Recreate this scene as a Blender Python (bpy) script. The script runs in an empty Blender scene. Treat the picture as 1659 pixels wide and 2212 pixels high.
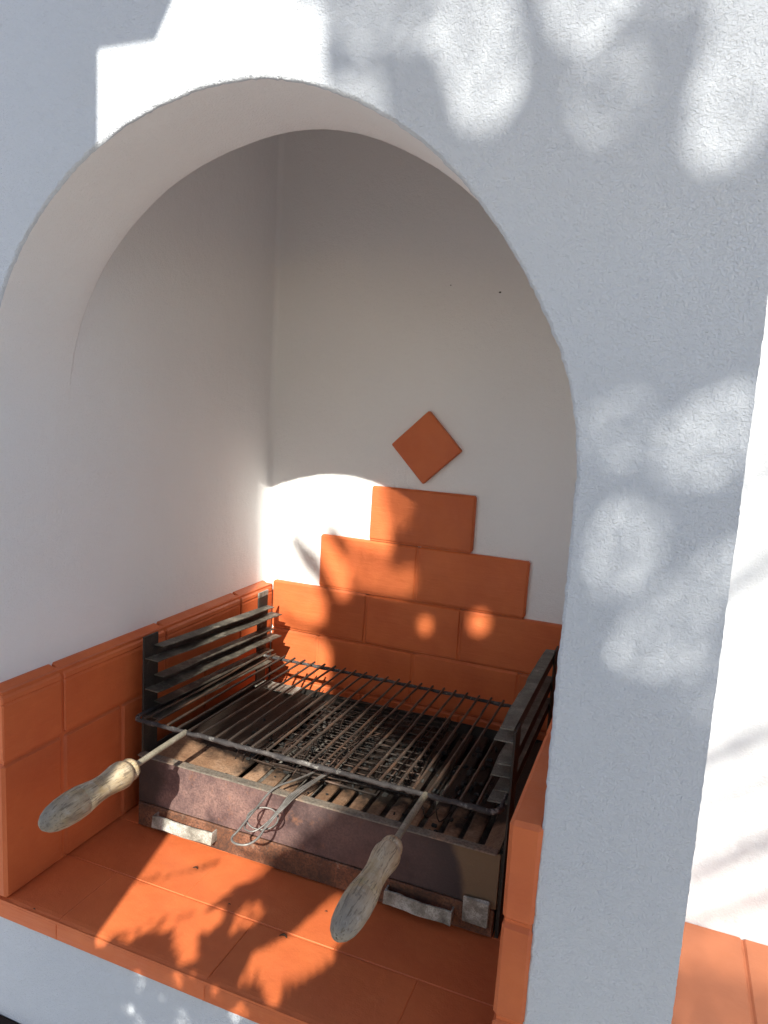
import bpy, bmesh, math, random
import numpy as np
from mathutils import Vector, Matrix, noise
R = math.radians
rnd = random.Random(7)
scene = bpy.context.scene
COL = scene.collection
# ------------------------------------------------------------------ camera
def set_camera():
    cx, cy, cz, yaw, pitch, roll, f = 0.8034, -0.6698, 0.7065, -0.36722, -0.14835, 0.05969, 1562.4
    F = Vector((math.sin(yaw)*math.cos(pitch), math.cos(yaw)*math.cos(pitch), math.sin(pitch)))
    R0 = Vector((math.cos(yaw), -math.sin(yaw), 0)); U0 = R0.cross(F)
    Rt = R0*math.cos(roll)+U0*math.sin(roll); U = -R0*math.sin(roll)+U0*math.cos(roll)
    m = Matrix((( Rt.x, U.x, -F.x, cx), (Rt.y, U.y, -F.y, cy), (Rt.z, U.z, -F.z, cz), (0, 0, 0, 1)))
    cd = bpy.data.cameras.new('camera'); cd.sensor_fit = 'VERTICAL'; cd.sensor_height = 36; cd.sensor_width = 27
    cd.lens = f/2212*36; cd.clip_start = .02; cd.clip_end = 500
    o = bpy.data.objects.new('camera', cd); COL.objects.link(o); o.matrix_world = m
    scene.camera = o
set_camera()
# ------------------------------------------------------------------ sky, sun, exposure
SUNV = Vector((.264, -1, .662))            # towards the sun
EL = math.atan2(.662, math.hypot(.264, 1)); 
w = bpy.data.worlds.new('World'); scene.world = w; w.use_nodes = True
nt = w.node_tree; bg = nt.nodes['Background']; sky = nt.nodes.new('ShaderNodeTexSky'); sky.sky_type = 'NISHITA'
sky.sun_disc = False; sky.sun_elevation = EL; sky.sun_rotation = math.atan2(SUNV.x, SUNV.y)
sky.air_density = 1.0; sky.dust_density = 1.2; sky.ozone_density = 1.0
nt.links.new(sky.outputs[0], bg.inputs[0]); bg.inputs[1].default_value = .125
sl = bpy.data.lights.new('sun', 'SUN'); sl.energy = 5.0; sl.angle = R(.53); sl.color = (1, .96, .84)
so = bpy.data.objects.new('sun', sl); COL.objects.link(so); so.rotation_euler = SUNV.to_track_quat('Z', 'Y').to_euler(); so.location = (2, -7, 6)
scene.view_settings.view_transform = 'Standard'; scene.view_settings.look = 'None'
scene.view_settings.exposure = 1.0; scene.view_settings.gamma = 1; scene.view_settings.use_curve_mapping = False
scene.cycles.max_bounces = 10; scene.cycles.diffuse_bounces = 8

# ------------------------------------------------------------------ helpers
def mat(name, build, rough=.8, spec=.3, metal=0):
    m = bpy.data.materials.new(name); m.use_nodes = True
    n = m.node_tree.nodes; l = m.node_tree.links; b = n['Principled BSDF']
    b.inputs['Roughness'].default_value = rough; b.inputs['Specular IOR Level'].default_value = spec; b.inputs['Metallic'].default_value = metal
    tc = n.new('ShaderNodeTexCoord')
    class K: pass
    k = K(); k.n, k.l, k.b = n, l, b
    def noi(scale, detail=4, rough=.55, vec=None, sx=None, dist=0):
        t = n.new('ShaderNodeTexNoise'); t.inputs['Scale'].default_value = scale; t.inputs['Detail'].default_value = detail
        t.inputs['Roughness'].default_value = rough; t.inputs['Distortion'].default_value = dist
        if sx:
            mp = n.new('ShaderNodeMapping'); mp.inputs['Scale'].default_value = sx; l.new(tc.outputs['Object'], mp.inputs[0]); l.new(mp.outputs[0], t.inputs[0])
        else: l.new(tc.outputs['Object'], t.inputs[0])
        return t.outputs['Fac']
    def ramp(fac, stops):
        r = n.new('ShaderNodeValToRGB'); l.new(fac, r.inputs[0]); e = r.color_ramp.elements
        while len(e) < len(stops): e.new(.5)
        for q, (p, c) in zip(e, stops): q.position = p; q.color = (*c, 1) if len(c) == 3 else c
        return r.outputs[0]
    def mix(fac, a, b2, mode='MIX'):
        x = n.new('ShaderNodeMix'); x.data_type = 'RGBA'; x.blend_type = mode
        for s, v in ((0, fac), (6, a), (7, b2)):
            if hasattr(v, 'links'): l.new(v, x.inputs[s])
            elif s == 0: x.inputs[0].default_value = v
            else: x.inputs[s].default_value = (*v, 1)
        return x.outputs[2]
    def math_(op, a, b2=0):
        x = n.new('ShaderNodeMath'); x.operation = op
        for s, v in ((0, a), (1, b2)):
            if hasattr(v, 'links'): l.new(v, x.inputs[s])
            else: x.inputs[s].default_value = v
        return x.outputs[0]
    def bump(h, dist, strength=1, prev=None):
        x = n.new('ShaderNodeBump'); x.inputs['Distance'].default_value = dist; x.inputs['Strength'].default_value = strength
        l.new(h, x.inputs['Height'])
        if prev is not None: l.new(prev, x.inputs['Normal'])
        l.new(x.outputs[0], b.inputs['Normal']); return x.outputs[0]
    k.noi, k.ramp, k.mix, k.math, k.bump, k.tc = noi, ramp, mix, math_, bump, tc
    build(k)
    return m
def plaster(amp, sc, col=(.80, .80, .79), speck=True):
    def f(k):
        big = k.noi(3.2, 5, .6); c = k.ramp(big, [(.3, tuple(x*.965 for x in col)), (.7, col)])
        s = k.noi(160, 2, .5); sp = k.ramp(s, [(.0, (0, 0, 0)), (.755, (0, 0, 0)), (.80, (1, 1, 1))])
        if speck: c = k.mix(k.math('MULTIPLY', sp, .5), c, (.33, .31, .29))
        if speck:
            pt = k.ramp(k.noi(70, 3, .6, sx=(1, 1, 2.2)), [(.0, (0, 0, 0)), (.70, (0, 0, 0)), (.745, (1, 1, 1))]); c = k.mix(k.math('MULTIPLY', pt, .30), c, (.40, .40, .41))
        k.l.new(c, k.b.inputs['Base Color'])
        n1 = k.noi(sc, 3, .55, dist=.6); n2 = k.noi(sc*.28, 3, .5); n3 = k.noi(6, 4, .5)
        p = k.bump(n3, .010, .8); p = k.bump(n2, amp*.8, .7, p); k.bump(n1, amp, 1, p)
    return f
M = {}
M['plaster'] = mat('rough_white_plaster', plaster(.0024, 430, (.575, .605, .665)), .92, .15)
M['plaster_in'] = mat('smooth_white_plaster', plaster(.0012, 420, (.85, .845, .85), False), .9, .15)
M['plaster_wall'] = mat('side_white_plaster', plaster(.0014, 380, (.80, .82, .84), False), .9, .15)
def paint(k):
    c = k.ramp(k.noi(9, 5, .6), [(.3, (.50, .106, .030)), (.7, (.59, .143, .039))])
    oi = k.n.new('ShaderNodeObjectInfo'); hv = k.n.new('ShaderNodeHueSaturation'); hv.inputs['Saturation'].default_value = .985
    vv = k.math('ADD', k.math('MULTIPLY', oi.outputs['Random'], .22), .88); k.l.new(vv, hv.inputs['Value']); k.l.new(c, hv.inputs['Color']); c = hv.outputs[0]
    st = k.ramp(k.noi(5, 5, .7), [(.56, (0, 0, 0)), (.72, (1, 1, 1))]); c = k.mix(k.math('MULTIPLY', st, .28), c, (.36, .085, .03))
    d = k.ramp(k.noi(70, 4, .6), [(.70, (0, 0, 0)), (.82, (1, 1, 1))])
    c = k.mix(k.math('MULTIPLY', d, .35), c, (.26, .07, .03))
    lt = k.ramp(k.noi(23, 5, .7), [(.62, (0, 0, 0)), (.8, (1, 1, 1))])
    c = k.mix(k.math('MULTIPLY', lt, .25), c, (.66, .24, .10))
    k.l.new(c, k.b.inputs['Base Color'])
    r = k.ramp(k.noi(30, 3), [(.3, (.42,)*3), (.7, (.62,)*3)]); k.l.new(r, k.b.inputs['Roughness'])
    p = k.bump(k.noi(14, 4, .5), .004, .6); p = k.bump(k.noi(60, 3, .6, sx=(.35, .35, 3.2)), .0009, .8, p); k.bump(k.noi(420, 2, .5), .0003, .8, p)
M['paint'] = mat('orange_masonry_paint', paint, .5, .35)
def paint2(k):
    c = k.ramp(k.noi(7, 5, .6), [(.3, (.50, .165, .075)), (.7, (.60, .21, .10))])
    k.l.new(c, k.b.inputs['Base Color']); k.bump(k.noi(30, 5, .6), .002, .7)
M['paint_counter'] = mat('faded_orange_paint', paint2, .6, .3)
def metal(stops, sc=24, fine=(.10, .08, .07), fa=.5, b=.0008, ash=None):
    def f(k):
        c = k.ramp(k.noi(sc, 7, .68), stops)
        fr = k.ramp(k.noi(sc*14, 4, .7), [(.45, (0, 0, 0)), (.62, (1, 1, 1))])
        c = k.mix(k.math('MULTIPLY', fr, fa), c, fine)
        if ash:
            a = k.ramp(k.noi(sc*1.7, 6, .7, sx=(1.1, .9, 1.3)), [(ash[0], (0, 0, 0)), (ash[0]+.1, (1, 1, 1))]); c = k.mix(k.math('MULTIPLY', a, ash[2]), c, ash[1])
        k.l.new(c, k.b.inputs['Base Color'])
        k.bump(k.noi(sc*16, 5, .65), b, 1)
    return f
M['black'] = mat('sooty_steel', metal([(.35, (.018, .016, .015)), (.55, (.035, .029, .025)), (.7, (.075, .05, .035))], 20, (.05, .04, .035), .5, .0008, (.60, (.20, .18, .15), .5)), .62, .4, .25)
M['bar'] = mat('rusty_grate_bar', metal([(.3, (.045, .036, .03)), (.48, (.065, .048, .038)), (.62, (.13, .07, .042)), (.75, (.10, .085, .07))], 16, (.05, .035, .03), .5, .0005, (.60, (.28, .25, .21), .45)), .6, .4, .2)
M['frame'] = mat('crusted_grate_frame', metal([(.38, (.022, .02, .022)), (.54, (.06, .053, .052)), (.70, (.20, .18, .17))], 26, (.06, .05, .05), .6, .0016, (.57, (.44, .42, .39), .65)), .7, .35, .15)
M['rail'] = mat('ashy_rack_rail', metal([(.3, (.03, .028, .024)), (.5, (.09, .08, .065)), (.68, (.26, .235, .19))], 14, (.05, .045, .04), .5, .0006, (.56, (.38, .35, .29), .5)), .6, .4, .25)
def panel(k):
    c = k.ramp(k.noi(17, 7, .68), [(.36, (.05, .03, .03)), (.5, (.16, .10, .094)), (.66, (.25, .155, .135))])
    fr = k.ramp(k.noi(330, 4, .7), [(.42, (0, 0, 0)), (.62, (1, 1, 1))]); c = k.mix(k.math('MULTIPLY', fr, .6), c, (.07, .045, .045))
    og = k.ramp(k.noi(40, 6, .7), [(.58, (0, 0, 0)), (.70, (1, 1, 1))]); c = k.mix(k.math('MULTIPLY', og, .45), c, (.36, .16, .08))
    # burnt ring stain: a tan area at the far right end with a blue-black rim
    sx = k.n.new('ShaderNodeSeparateXYZ'); k.l.new(k.tc.outputs['Object'], sx.inputs[0])
    ww = k.math('ADD', sx.outputs['X'], k.math('MULTIPLY', k.math('SUBTRACT', k.noi(18, 3), .5), .03))
    ww = k.math('SUBTRACT', ww, k.math('MULTIPLY', k.math('POWER', k.math('SUBTRACT', sx.outputs['Z'], .03), 2), -2.2))
    tn = k.ramp(ww, [(0, (0, 0, 0)), (.604, (0, 0, 0)), (.616, (1, 1, 1))]); dk = k.ramp(ww, [(0, (0, 0, 0)), (.30, (0, 0, 0)), (.42, (.6, .6, .6)), (.56, (.82, .82, .82)), (.600, (1, 1, 1)), (.612, (1, 1, 1)), (.62, (0, 0, 0))])
    c = k.mix(dk, c, (.045, .035, .037)); c = k.mix(tn, c, (.17, .115, .07))  # dk: burnt rim, plus shade painted into the panel's right half
    so_ = k.ramp(k.math('ADD', sx.outputs['X'], k.math('MULTIPLY', k.noi(22, 4), .04)), [(0, (1, 1, 1)), (.118, (1, 1, 1)), (.137, (0, 0, 0))]); c = k.mix(k.math('MULTIPLY', so_, .85), c, (.03, .026, .024))  # left end: soot together with the handle and post shadows, put into the colour
    k.l.new(c, k.b.inputs['Base Color']); k.bump(k.noi(260, 5, .65), .0007, 1)
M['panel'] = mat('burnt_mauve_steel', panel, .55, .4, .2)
M['flange'] = mat('dull_rusty_flange', metal([(.3, (.09, .08, .07)), (.5, (.19, .16, .13)), (.7, (.30, .17, .11))], 18, (.07, .055, .045), .6, .001, (.6, (.36, .34, .30), .5)), .7, .3, .1)
M['drawer'] = mat('orange_rusted_steel', metal([(.34, (.04, .025, .02)), (.52, (.15, .065, .036)), (.7, (.28, .13, .08))], 22, (.05, .03, .025), .75, .001, (.62, (.42, .35, .28), .4)), .7, .3, .1)
M['slat0'] = mat('baked_rust_slat', metal([(.3, (.22, .11, .06)), (.5, (.38, .22, .13)), (.7, (.46, .30, .20))], 15, (.20, .10, .06), .45, .0008, (.62, (.48, .42, .36), .4)), .75, .25)
def slatf(k):
    c = k.ramp(k.noi(15, 7, .68), [(.3, (.20, .10, .055)), (.5, (.36, .21, .125)), (.7, (.46, .31, .21))])
    fr = k.ramp(k.noi(230, 4, .7), [(.45, (0, 0, 0)), (.62, (1, 1, 1))]); c = k.mix(k.math('MULTIPLY', fr, .45), c, (.15, .08, .05))
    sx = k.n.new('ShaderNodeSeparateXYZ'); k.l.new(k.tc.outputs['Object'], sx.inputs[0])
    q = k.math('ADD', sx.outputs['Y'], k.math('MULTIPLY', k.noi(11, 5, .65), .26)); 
    s = k.ramp(q, [(0, (0, 0, 0)), (.41, (0, 0, 0)), (.455, (1, 1, 1))]); c = k.mix(k.math('MULTIPLY', s, .95), c, (.014, .011, .010))  # rear blackened: soot plus the shadow under the grate, painted in
    oi = k.n.new('ShaderNodeObjectInfo'); hv = k.n.new('ShaderNodeHueSaturation'); k.l.new(k.math('ADD', k.math('MULTIPLY', oi.outputs['Random'], .5), .5), hv.inputs['Value']); k.l.new(c, hv.inputs['Color']); c = hv.outputs[0]
    k.l.new(c, k.b.inputs['Base Color']); k.bump(k.noi(240, 5, .65), .0012, 1)
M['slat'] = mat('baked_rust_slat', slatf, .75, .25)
M['rail2'] = mat('grey_rack_rail', metal([(.3, (.06, .06, .05)), (.5, (.13, .13, .11)), (.68, (.24, .23, .20))], 30, (.05, .05, .045), .55, .0008, (.60, (.40, .40, .36), .5)), .6, .4, .2)
M['zinc'] = mat('ashy_zinc', metal([(.32, (.10, .09, .075)), (.48, (.30, .29, .25)), (.62, (.56, .55, .51))], 38, (.16, .14, .12), .6, .0014), .6, .4, .2)
M['wire'] = mat('grey_wire', metal([(.3, (.12, .11, .10)), (.6, (.24, .23, .22)), (.75, (.30, .24, .19))], 40, (.12, .10, .09), .4, .0003), .45, .5, .4)
M['mesh'] = mat('rusty_basket_wire', metal([(.42, (.014, .011, .010)), (.56, (.035, .022, .017)), (.70, (.20, .12, .09))], 18, (.06, .045, .035), .5, .0004, (.62, (.5, .45, .4), .5)), .55, .4, .2)
M['rod'] = mat('ashy_rod', metal([(.3, (.14, .12, .09)), (.5, (.28, .25, .19)), (.7, (.38, .34, .28))], 30, (.12, .10, .08), .5, .0006), .65, .35, .15)
M['ash'] = mat('ash', metal([(.3, (.10, .09, .08)), (.5, (.2, .18, .16)), (.7, (.4, .38, .35))], 30, (.08, .07, .06), .5, .004), .95, .1)
M['charcoal'] = mat('charcoal', metal([(.3, (.012, .012, .012)), (.7, (.04, .038, .036))], 30, (.02, .02, .02), .5, .002, (.6, (.25, .24, .23), .4)), .8, .3)
def wood(k):
    c = k.ramp(k.noi(24, 6, .65, sx=(3.5, .5, 3.5)), [(.3, (.20, .14, .085)), (.5, (.42, .32, .21)), (.7, (.56, .47, .34))])
    st = k.ramp(k.noi(34, 5, .7, sx=(1, 1, 1)), [(.5, (0, 0, 0)), (.66, (1, 1, 1))]); c = k.mix(k.math('MULTIPLY', st, .45), c, (.38, .26, .09))
    sx = k.n.new('ShaderNodeSeparateXYZ'); k.l.new(k.tc.outputs['Object'], sx.inputs[0])
    q = k.math('ADD', k.math('MULTIPLY', sx.outputs['Y'], -6), k.math('MULTIPLY', k.noi(24, 4, .6), .7))
    g = k.ramp(q, [(0, (0, 0, 0)), (.44, (0, 0, 0)), (.78, (1, 1, 1))]); c = k.mix(k.math('MULTIPLY', g, .62), c, (.20, .195, .19)); dt = k.ramp(k.noi(75, 5, .7), [(.56, (0, 0, 0)), (.68, (1, 1, 1))]); c = k.mix(k.math('MULTIPLY', dt, .55), c, (.12, .10, .08)); lg = k.ramp(k.noi(52, 5, .7), [(.58, (0, 0, 0)), (.72, (1, 1, 1))]); c = k.mix(k.math('MULTIPLY', lg, .5), c, (.50, .48, .44))
    ln = k.ramp(k.noi(190, 4, .6, sx=(2.2, .16, 2.2)), [(.55, (0, 0, 0)), (.62, (1, 1, 1))]); c = k.mix(k.math('MULTIPLY', ln, .7), c, (.13, .10, .07))
    k.l.new(c, k.b.inputs['Base Color']); k.bump(k.noi(200, 4, .6, sx=(3, .3, 3)), .0008, 1)
M['wood'] = mat('weathered_handle_wood', wood, .75, .25)
def simple(col, r=.8, sc=8, var=.25, b=.002, bs=40):
    def f(k):
        k.l.new(k.ramp(k.noi(sc, 5, .6), [(.3, tuple(x*(1-var) for x in col)), (.7, tuple(min(1, x*(1+var)) for x in col))]), k.b.inputs['Base Color']); k.bump(k.noi(bs, 4, .6), b, 1)
    return f
M['ground'] = mat('pale_patio_stone', simple((.34, .325, .31), sc=3, b=.004, bs=20), .85, .2)
M['leaf'] = mat('green_leaf', simple((.06, .10, .03), sc=3, var=.4, b=.001), .55, .35)
M['bark'] = mat('bark', simple((.12, .09, .06), sc=14, b=.01, bs=30), .9, .1)
M['blocker'] = mat('blocker_grey', simple((.20, .16, .12), sc=9, b=.002, bs=60), .8, .2)
M['opening_dark'] = mat('dark_opening_brown', simple((.03, .018, .013), sc=9, b=.002, bs=60), .7, .2)  # near-black colour standing for the shade in the base opening
M['dark'] = mat('dark_crumb', simple((.05, .03, .02), b=.001), .8, .2)

def link(name, me, m, parent=None):
    o = bpy.data.objects.new(name, me); COL.objects.link(o)
    if m is not None and not me.materials: me.materials.append(m)
    if parent is not None: o.parent = parent
    return o
class MB:
    def __init__(s): s.v = []; s.f = []; s.sm = []
    def add(s, vs, fs, smooth=False):
        o = len(s.v); s.v += [tuple(v) for v in vs]; s.f += [tuple(i+o for i in f) for f in fs]; s.sm += [smooth]*len(fs)
    def box(s, x0, y0, z0, x1, y1, z1, c=0, mt=None, jit=0):
        """box with chamfered edges (c)"""
        lo, hi = (x0, y0, z0), (x1, y1, z1)
        if c <= 0:
            vs = [Vector((hi[0] if i & 1 else lo[0], hi[1] if i & 2 else lo[1], hi[2] if i & 4 else lo[2])) for i in range(8)]
            fs = [(0, 2, 3, 1), (4, 5, 7, 6), (0, 1, 5, 4), (2, 6, 7, 3), (0, 4, 6, 2), (1, 3, 7, 5)]
        else:
            vs = []; idx = {}
            for i in range(8):
                sg = [1 if i & (1 << a) else -1 for a in range(3)]
                for a in range(3):      # vertex lying on face of axis a
                    p = []
                    for b in range(3):
                        e = hi[b] if sg[b] > 0 else lo[b]
                        p.append(e if b == a else e-sg[b]*c)
                    if jit: p = [q+rnd.uniform(-jit, jit) for q in p]
                    idx[(i, a)] = len(vs); vs.append(Vector(p))
            fs = []
            for a in range(3):
                b, d = (a+1) % 3, (a+2) % 3
                for sgn in (0, 1):
                    q = [(sgn << a) | (u << b) | (v << d) for u, v in ((0, 0), (1, 0), (1, 1), (0, 1))]
                    f = [idx[(i, a)] for i in q]; fs.append(f if sgn else f[::-1])
            for a in range(3):          # edges along axis a
                b, d = (a+1) % 3, (a+2) % 3
                for u in (0, 1):
                    for v in (0, 1):
                        i0 = (u << b) | (v << d); i1 = i0 | (1 << a)
                        f = [idx[(i0, b)], idx[(i1, b)], idx[(i1, d)], idx[(i0, d)]]
                        fs.append(f if u == v else f[::-1])
            for i in range(8):
                f = [idx[(i, 0)], idx[(i, 1)], idx[(i, 2)]]
                fs.append(f if bin(i).count('1') % 2 else f[::-1])
        if mt is not None: vs = [mt @ v for v in vs]
        s.add(vs, fs); return s
    def tube(s, pts, r, n=8, closed=False, jit=0, cap=True, smooth=True):
        pts = [Vector(p) for p in pts]; N = len(pts); rings = []; prev = None
        for i, p in enumerate(pts):
            if closed: t = pts[(i+1) % N]-pts[i-1]
            else: t = pts[min(i+1, N-1)]-pts[max(i-1, 0)]
            t.normalize()
            a = prev if prev is not None else (Vector((0, 0, 1)) if abs(t.z) < .9 else Vector((1, 0, 0)))
            a = (a-t*a.dot(t)).normalized(); b = t.cross(a); prev = a
            rr = (r[i] if isinstance(r, (list, tuple)) else r)
            rings.append([p+(a*math.cos(2*math.pi*k/n)+b*math.sin(2*math.pi*k/n))*rr*(1+rnd.uniform(-jit, jit)) for k in range(n)])
        vs = [v for q in rings for v in q]; fs = []
        for i in range(N if closed else N-1):
            j = (i+1) % N
            for k in range(n): fs.append((i*n+k, i*n+(k+1) % n, j*n+(k+1) % n, j*n+k))
        s.add(vs, fs, smooth)
        if cap and not closed: s.add(rings[0], [tuple(range(n))[::-1]]); s.add(rings[-1], [tuple(range(n))])
        return s
    def build(s, name, m, parent=None):
        me = bpy.data.meshes.new(name); me.from_pydata(s.v, [], s.f); me.polygons.foreach_set('use_smooth', s.sm); me.update()
        return link(name, me, m, parent)
def tag(o, label=None, cat=None, group=None, kind=None):
    for k_, v_ in (('label', label), ('category', cat), ('group', group), ('kind', kind)):
        if v_: o[k_] = v_
    return o
def empty(name, loc, label, cat, group=None):
    o = bpy.data.objects.new(name, None); COL.objects.link(o); o.location = loc; o.empty_display_size = .05
    bpy.context.view_layer.update()
    return tag(o, label, cat, group)
def adopt(root):
    """children were built in world coordinates: keep them there"""
    for c in root.children: c.matrix_parent_inverse = Matrix.Translation(-root.location)
def sub(pts, step):
    out = [Vector(pts[0])]
    for a, b in zip(pts[:-1], pts[1:]):
        a, b = Vector(a), Vector(b); n = max(1, int((b-a).length/step))
        for i in range(1, n+1): out.append(a.lerp(b, i/n))
    return out
def smooth_path(pts, n=6):
    P = [Vector(p) for p in pts]; P = [P[0]*2-P[1]]+P+[P[-1]*2-P[-2]]; out = []
    for i in range(1, len(P)-2):
        for k in range(n):
            t = k/n; a, b, c, d = P[i-1], P[i], P[i+1], P[i+2]
            out.append(.5*((2*b)+(c-a)*t+(2*a-5*b+4*c-d)*t*t+(3*b-a-3*c+d)*t**3))
    out.append(P[-2]); return out
# ================================================================== structure
GZ = -.9
g = MB(); g.add([(-40, -40, GZ), (40, -40, GZ), (40, 40, GZ), (-40, 40, GZ)], [(0, 1, 2, 3)])
tag(g.build('patio_ground', M['ground']), kind='structure')

# ------------------------------------------------------------------ masonry barbecue
W, D, T, RB = .73, .704, .14, .365
BBQ = empty('masonry_barbecue', (.365, 0, GZ), 'white plastered barbecue with an arched niche lined in orange painted bricks', 'barbecue')
def wob(p, a=.0016, s=60):
    return (noise.noise(Vector((p[0]*s, p[1]*s, 3.1)))+.6*noise.noise(Vector((p[0]*s*3.3, p[1]*s*3.3, 7.7))))*a
RAD = [(0, .3640), (5, .3615), (11, .3577), (18, .3517), (33, .3430), (50.7, .3468), (61, .3490), (71, .3535), (80, .3590), (90, .3610), (107, .3570), (120, .3610), (136, .3620), (148, .3650), (165, .3650), (180, .3650)]
def rad(deg): return sum(rad0(min(180, max(0, deg+q))) for q in (-9, -6, -3, 0, 3, 6, 9))/7
def rad0(deg):
    for (a, r), (b, q) in zip(RAD[:-1], RAD[1:]):
        if deg <= b:
            t = (deg-a)/(b-a); t = t*t*(3-2*t)*.6+t*.4; return r+(q-r)*t
    return .365
def arch_profile():
    pr = []; zs = .66
    z = -.028
    while z < zs-.001: pr.append((0., z, -1., 0.)); z += .005
    n = 230
    for i in range(n+1):
        a = math.pi-math.pi*i/n; q_ = rad(math.degrees(a)); pr.append((RB+q_*math.cos(a), zs+q_*math.sin(a), math.cos(a), math.sin(a)))
    z = zs-.005
    while z > -.03: pr.append((W-.001, z, 1., 0.)); z -= .005
    return pr
PR = arch_profile()
def front():
    mb = MB(); rings = []
    spec = [(.0035, 0), (.0010, .0010), (0, .0038), (0, .03), (0, .07), (0, .11), (0, T-.004), (.0010, T-.001), (.0035, T)]
    for k, (o, y) in enumerate(spec):
        ring = []
        for (x, z, nx, nz) in PR:
            d = (wob((x, z), .0006, 40)+wob((x, z), .0009, 170))*(1.3 if k < 3 else .3)+wob((x*.3+5, z*.3+k), .003, 20)*.35
            if k >= 5:
                q = min(1, max(0, (z-.67)/.10)); q = q*q*(3-2*q); o2, d2 = o*q, d*(q if k >= 6 else (q+1)/2)
            else: o2, d2 = o, d
            ring.append((x+nx*(o2+d2), y, z+nz*(o2+d2)))
        rings.append(ring)
    n = len(PR); vs = [v for r in rings for v in r]; fs = []
    for i in range(len(rings)-1):
        for j in range(n-1): fs.append((i*n+j, i*n+j+1, (i+1)*n+j+1, (i+1)*n+j))
    nf = 2*(n-1)
    o1 = MB(); o1.add(vs, fs[nf:], True); so_ = o1.build('arch_soffit', M['plaster_in'], BBQ)
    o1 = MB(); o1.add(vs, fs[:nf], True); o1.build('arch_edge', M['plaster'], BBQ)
    # front face with the opening cut out
    def face(ring, y, name, m, x0, x1, z0, z1, under=None):
        bm = bmesh.new(); loop = [bm.verts.new((v[0], y, v[2])) for v in ring]
        right = []
        z = z0
        while z < z1: right.append((x1+wob((x1, z), .0005, 30)+wob((x1, z), .0006, 150), z)); z += .004
        outer = [(x0, z1), (x0, -.187)]+([(-.0, -.187), (0, GZ), ] if False else [])
        # polygon: left bottom -> up the jamb -> arch -> down -> lower right -> round the outside
        pts = [(x1, -.187)]+right[1:]+[(x1, z1), (x0, z1), (x0, -.187)]
        if under:      # plaster under the shelf joins both sides
            top = []; x = .004
            while x < W-.004: top.append((x, -.0285+wob((x, 9), .0018, 70))); x += .005
            up = [bm.verts.new((a, y, b)) for a, b in top]
            inner = loop+up[::-1]
        else: inner = loop+[bm.verts.new((W, y, -.1)), bm.verts.new((0, y, -.1))]
        ov = [bm.verts.new((a, y, b)) for a, b in pts]
        es = []
        for L_ in (inner, ov):
            for i in range(len(L_)): es.append(bm.edges.new((L_[i], L_[(i+1) % len(L_)])))
        bmesh.ops.triangle_fill(bm, use_beauty=True, use_dissolve=False, edges=es, normal=(0, -1, 0))
        for f in bm.faces:
            if f.normal.y > 0: f.normal_flip()
        me = bpy.data.meshes.new(name); bm.to_mesh(me); bm.free(); return link(name, me, m, BBQ), right
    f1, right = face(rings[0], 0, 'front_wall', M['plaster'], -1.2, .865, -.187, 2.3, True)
    f2, _ = face(rings[-1], T, 'inner_face', M['plaster_in'], -.3, .85, -.187, 1.6)
    # right return of the pier
    mb = MB(); rr = [(.865, -.187)]+right[1:]+[(.865, 2.3)]
    mb.add([(x, 0, z) for x, z in rr]+[(.866, .38, z) for x, z in rr], [(i, i+len(rr), i+1+len(rr), i+1) for i in range(len(rr)-1)])
    mb.build('pier_side', M['plaster'], BBQ)
front()
def niche():
    mb = MB(); zt = 1.5
    # left wall, back wall, right wall, hood, with a soft vertical corner
    def corner(cx, sgn):
        r = .012; return [(cx+sgn*(r-r*math.sin(a)), D+.004-(r-r*math.cos(a))) for a in [math.pi/2*(1-k/6) for k in range(7)]]
    prof = [(0.0, T)]+[(0.0, y) for y in (.3, .5)]+[(p[0], p[1]) for p in corner(0., 1)][0:]+[(x, D+.004) for x in (.2, .37, .55)]+[(p[0], p[1]) for p in corner(W, -1)][::-1]+[(W, .5), (W, .3), (W, T)]
    n = len(prof); zs = [-.03, .2, .3, .45, .66, .9, 1.2, zt]
    vs = [(x, y, z) for z in zs for x, y in prof]
    fs = [(i*n+j, (i+1)*n+j, (i+1)*n+j+1, i*n+j+1) for i in range(len(zs)-1) for j in range(n-1)]
    mb.add(vs, fs, False)
    mb.add([(0, T, zt), (W, T, zt), (W, D+.02, zt), (0, D+.02, zt)], [(0, 1, 2, 3)])
    mb.build('niche_wall', M['plaster_in'], BBQ)
    # outer shell: keeps the daylight out of the hood and the base
    s = MB()
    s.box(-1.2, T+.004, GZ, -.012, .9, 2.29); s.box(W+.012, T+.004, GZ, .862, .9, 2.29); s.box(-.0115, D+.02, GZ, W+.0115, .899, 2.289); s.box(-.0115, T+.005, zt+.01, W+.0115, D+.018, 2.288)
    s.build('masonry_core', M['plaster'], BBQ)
    for x0, x1 in ((-1.2, -.001), (W+.001, .864)):
        b = MB(); b.box(x0, .001, GZ, x1, T+.003, -.1875); b.build('base_wall', M['plaster'], BBQ)
    l = MB(); l.box(-.0105, .006, -.1868, W+.0105, D+.017, -.034); l.build('shelf_slab', M['plaster'], BBQ)
niche()
mb = MB()
mb.box(-.3, -.014, GZ+.02, W+.02, .0005, -.1885, .001); mb.build('opening_shade_board', M['opening_dark'], BBQ)  # no real door: dark board added for the shade inside the open base
# ------------------------------------------------------------------ bricks: each a part of the barbecue
def brick(x0, y0, z0, x1, y1, z1, c=.004, jit=.0006, name='brick', m='paint'):
    cx, cy, cz = (x0+x1)/2, (y0+y1)/2, (z0+z1)/2
    mb = MB(); mb.box(x0, y0, z0, x1, y1, z1, c, jit=jit)
    return mb.build(name, M[m], BBQ)
J = .0022
mo = MB()
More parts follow.
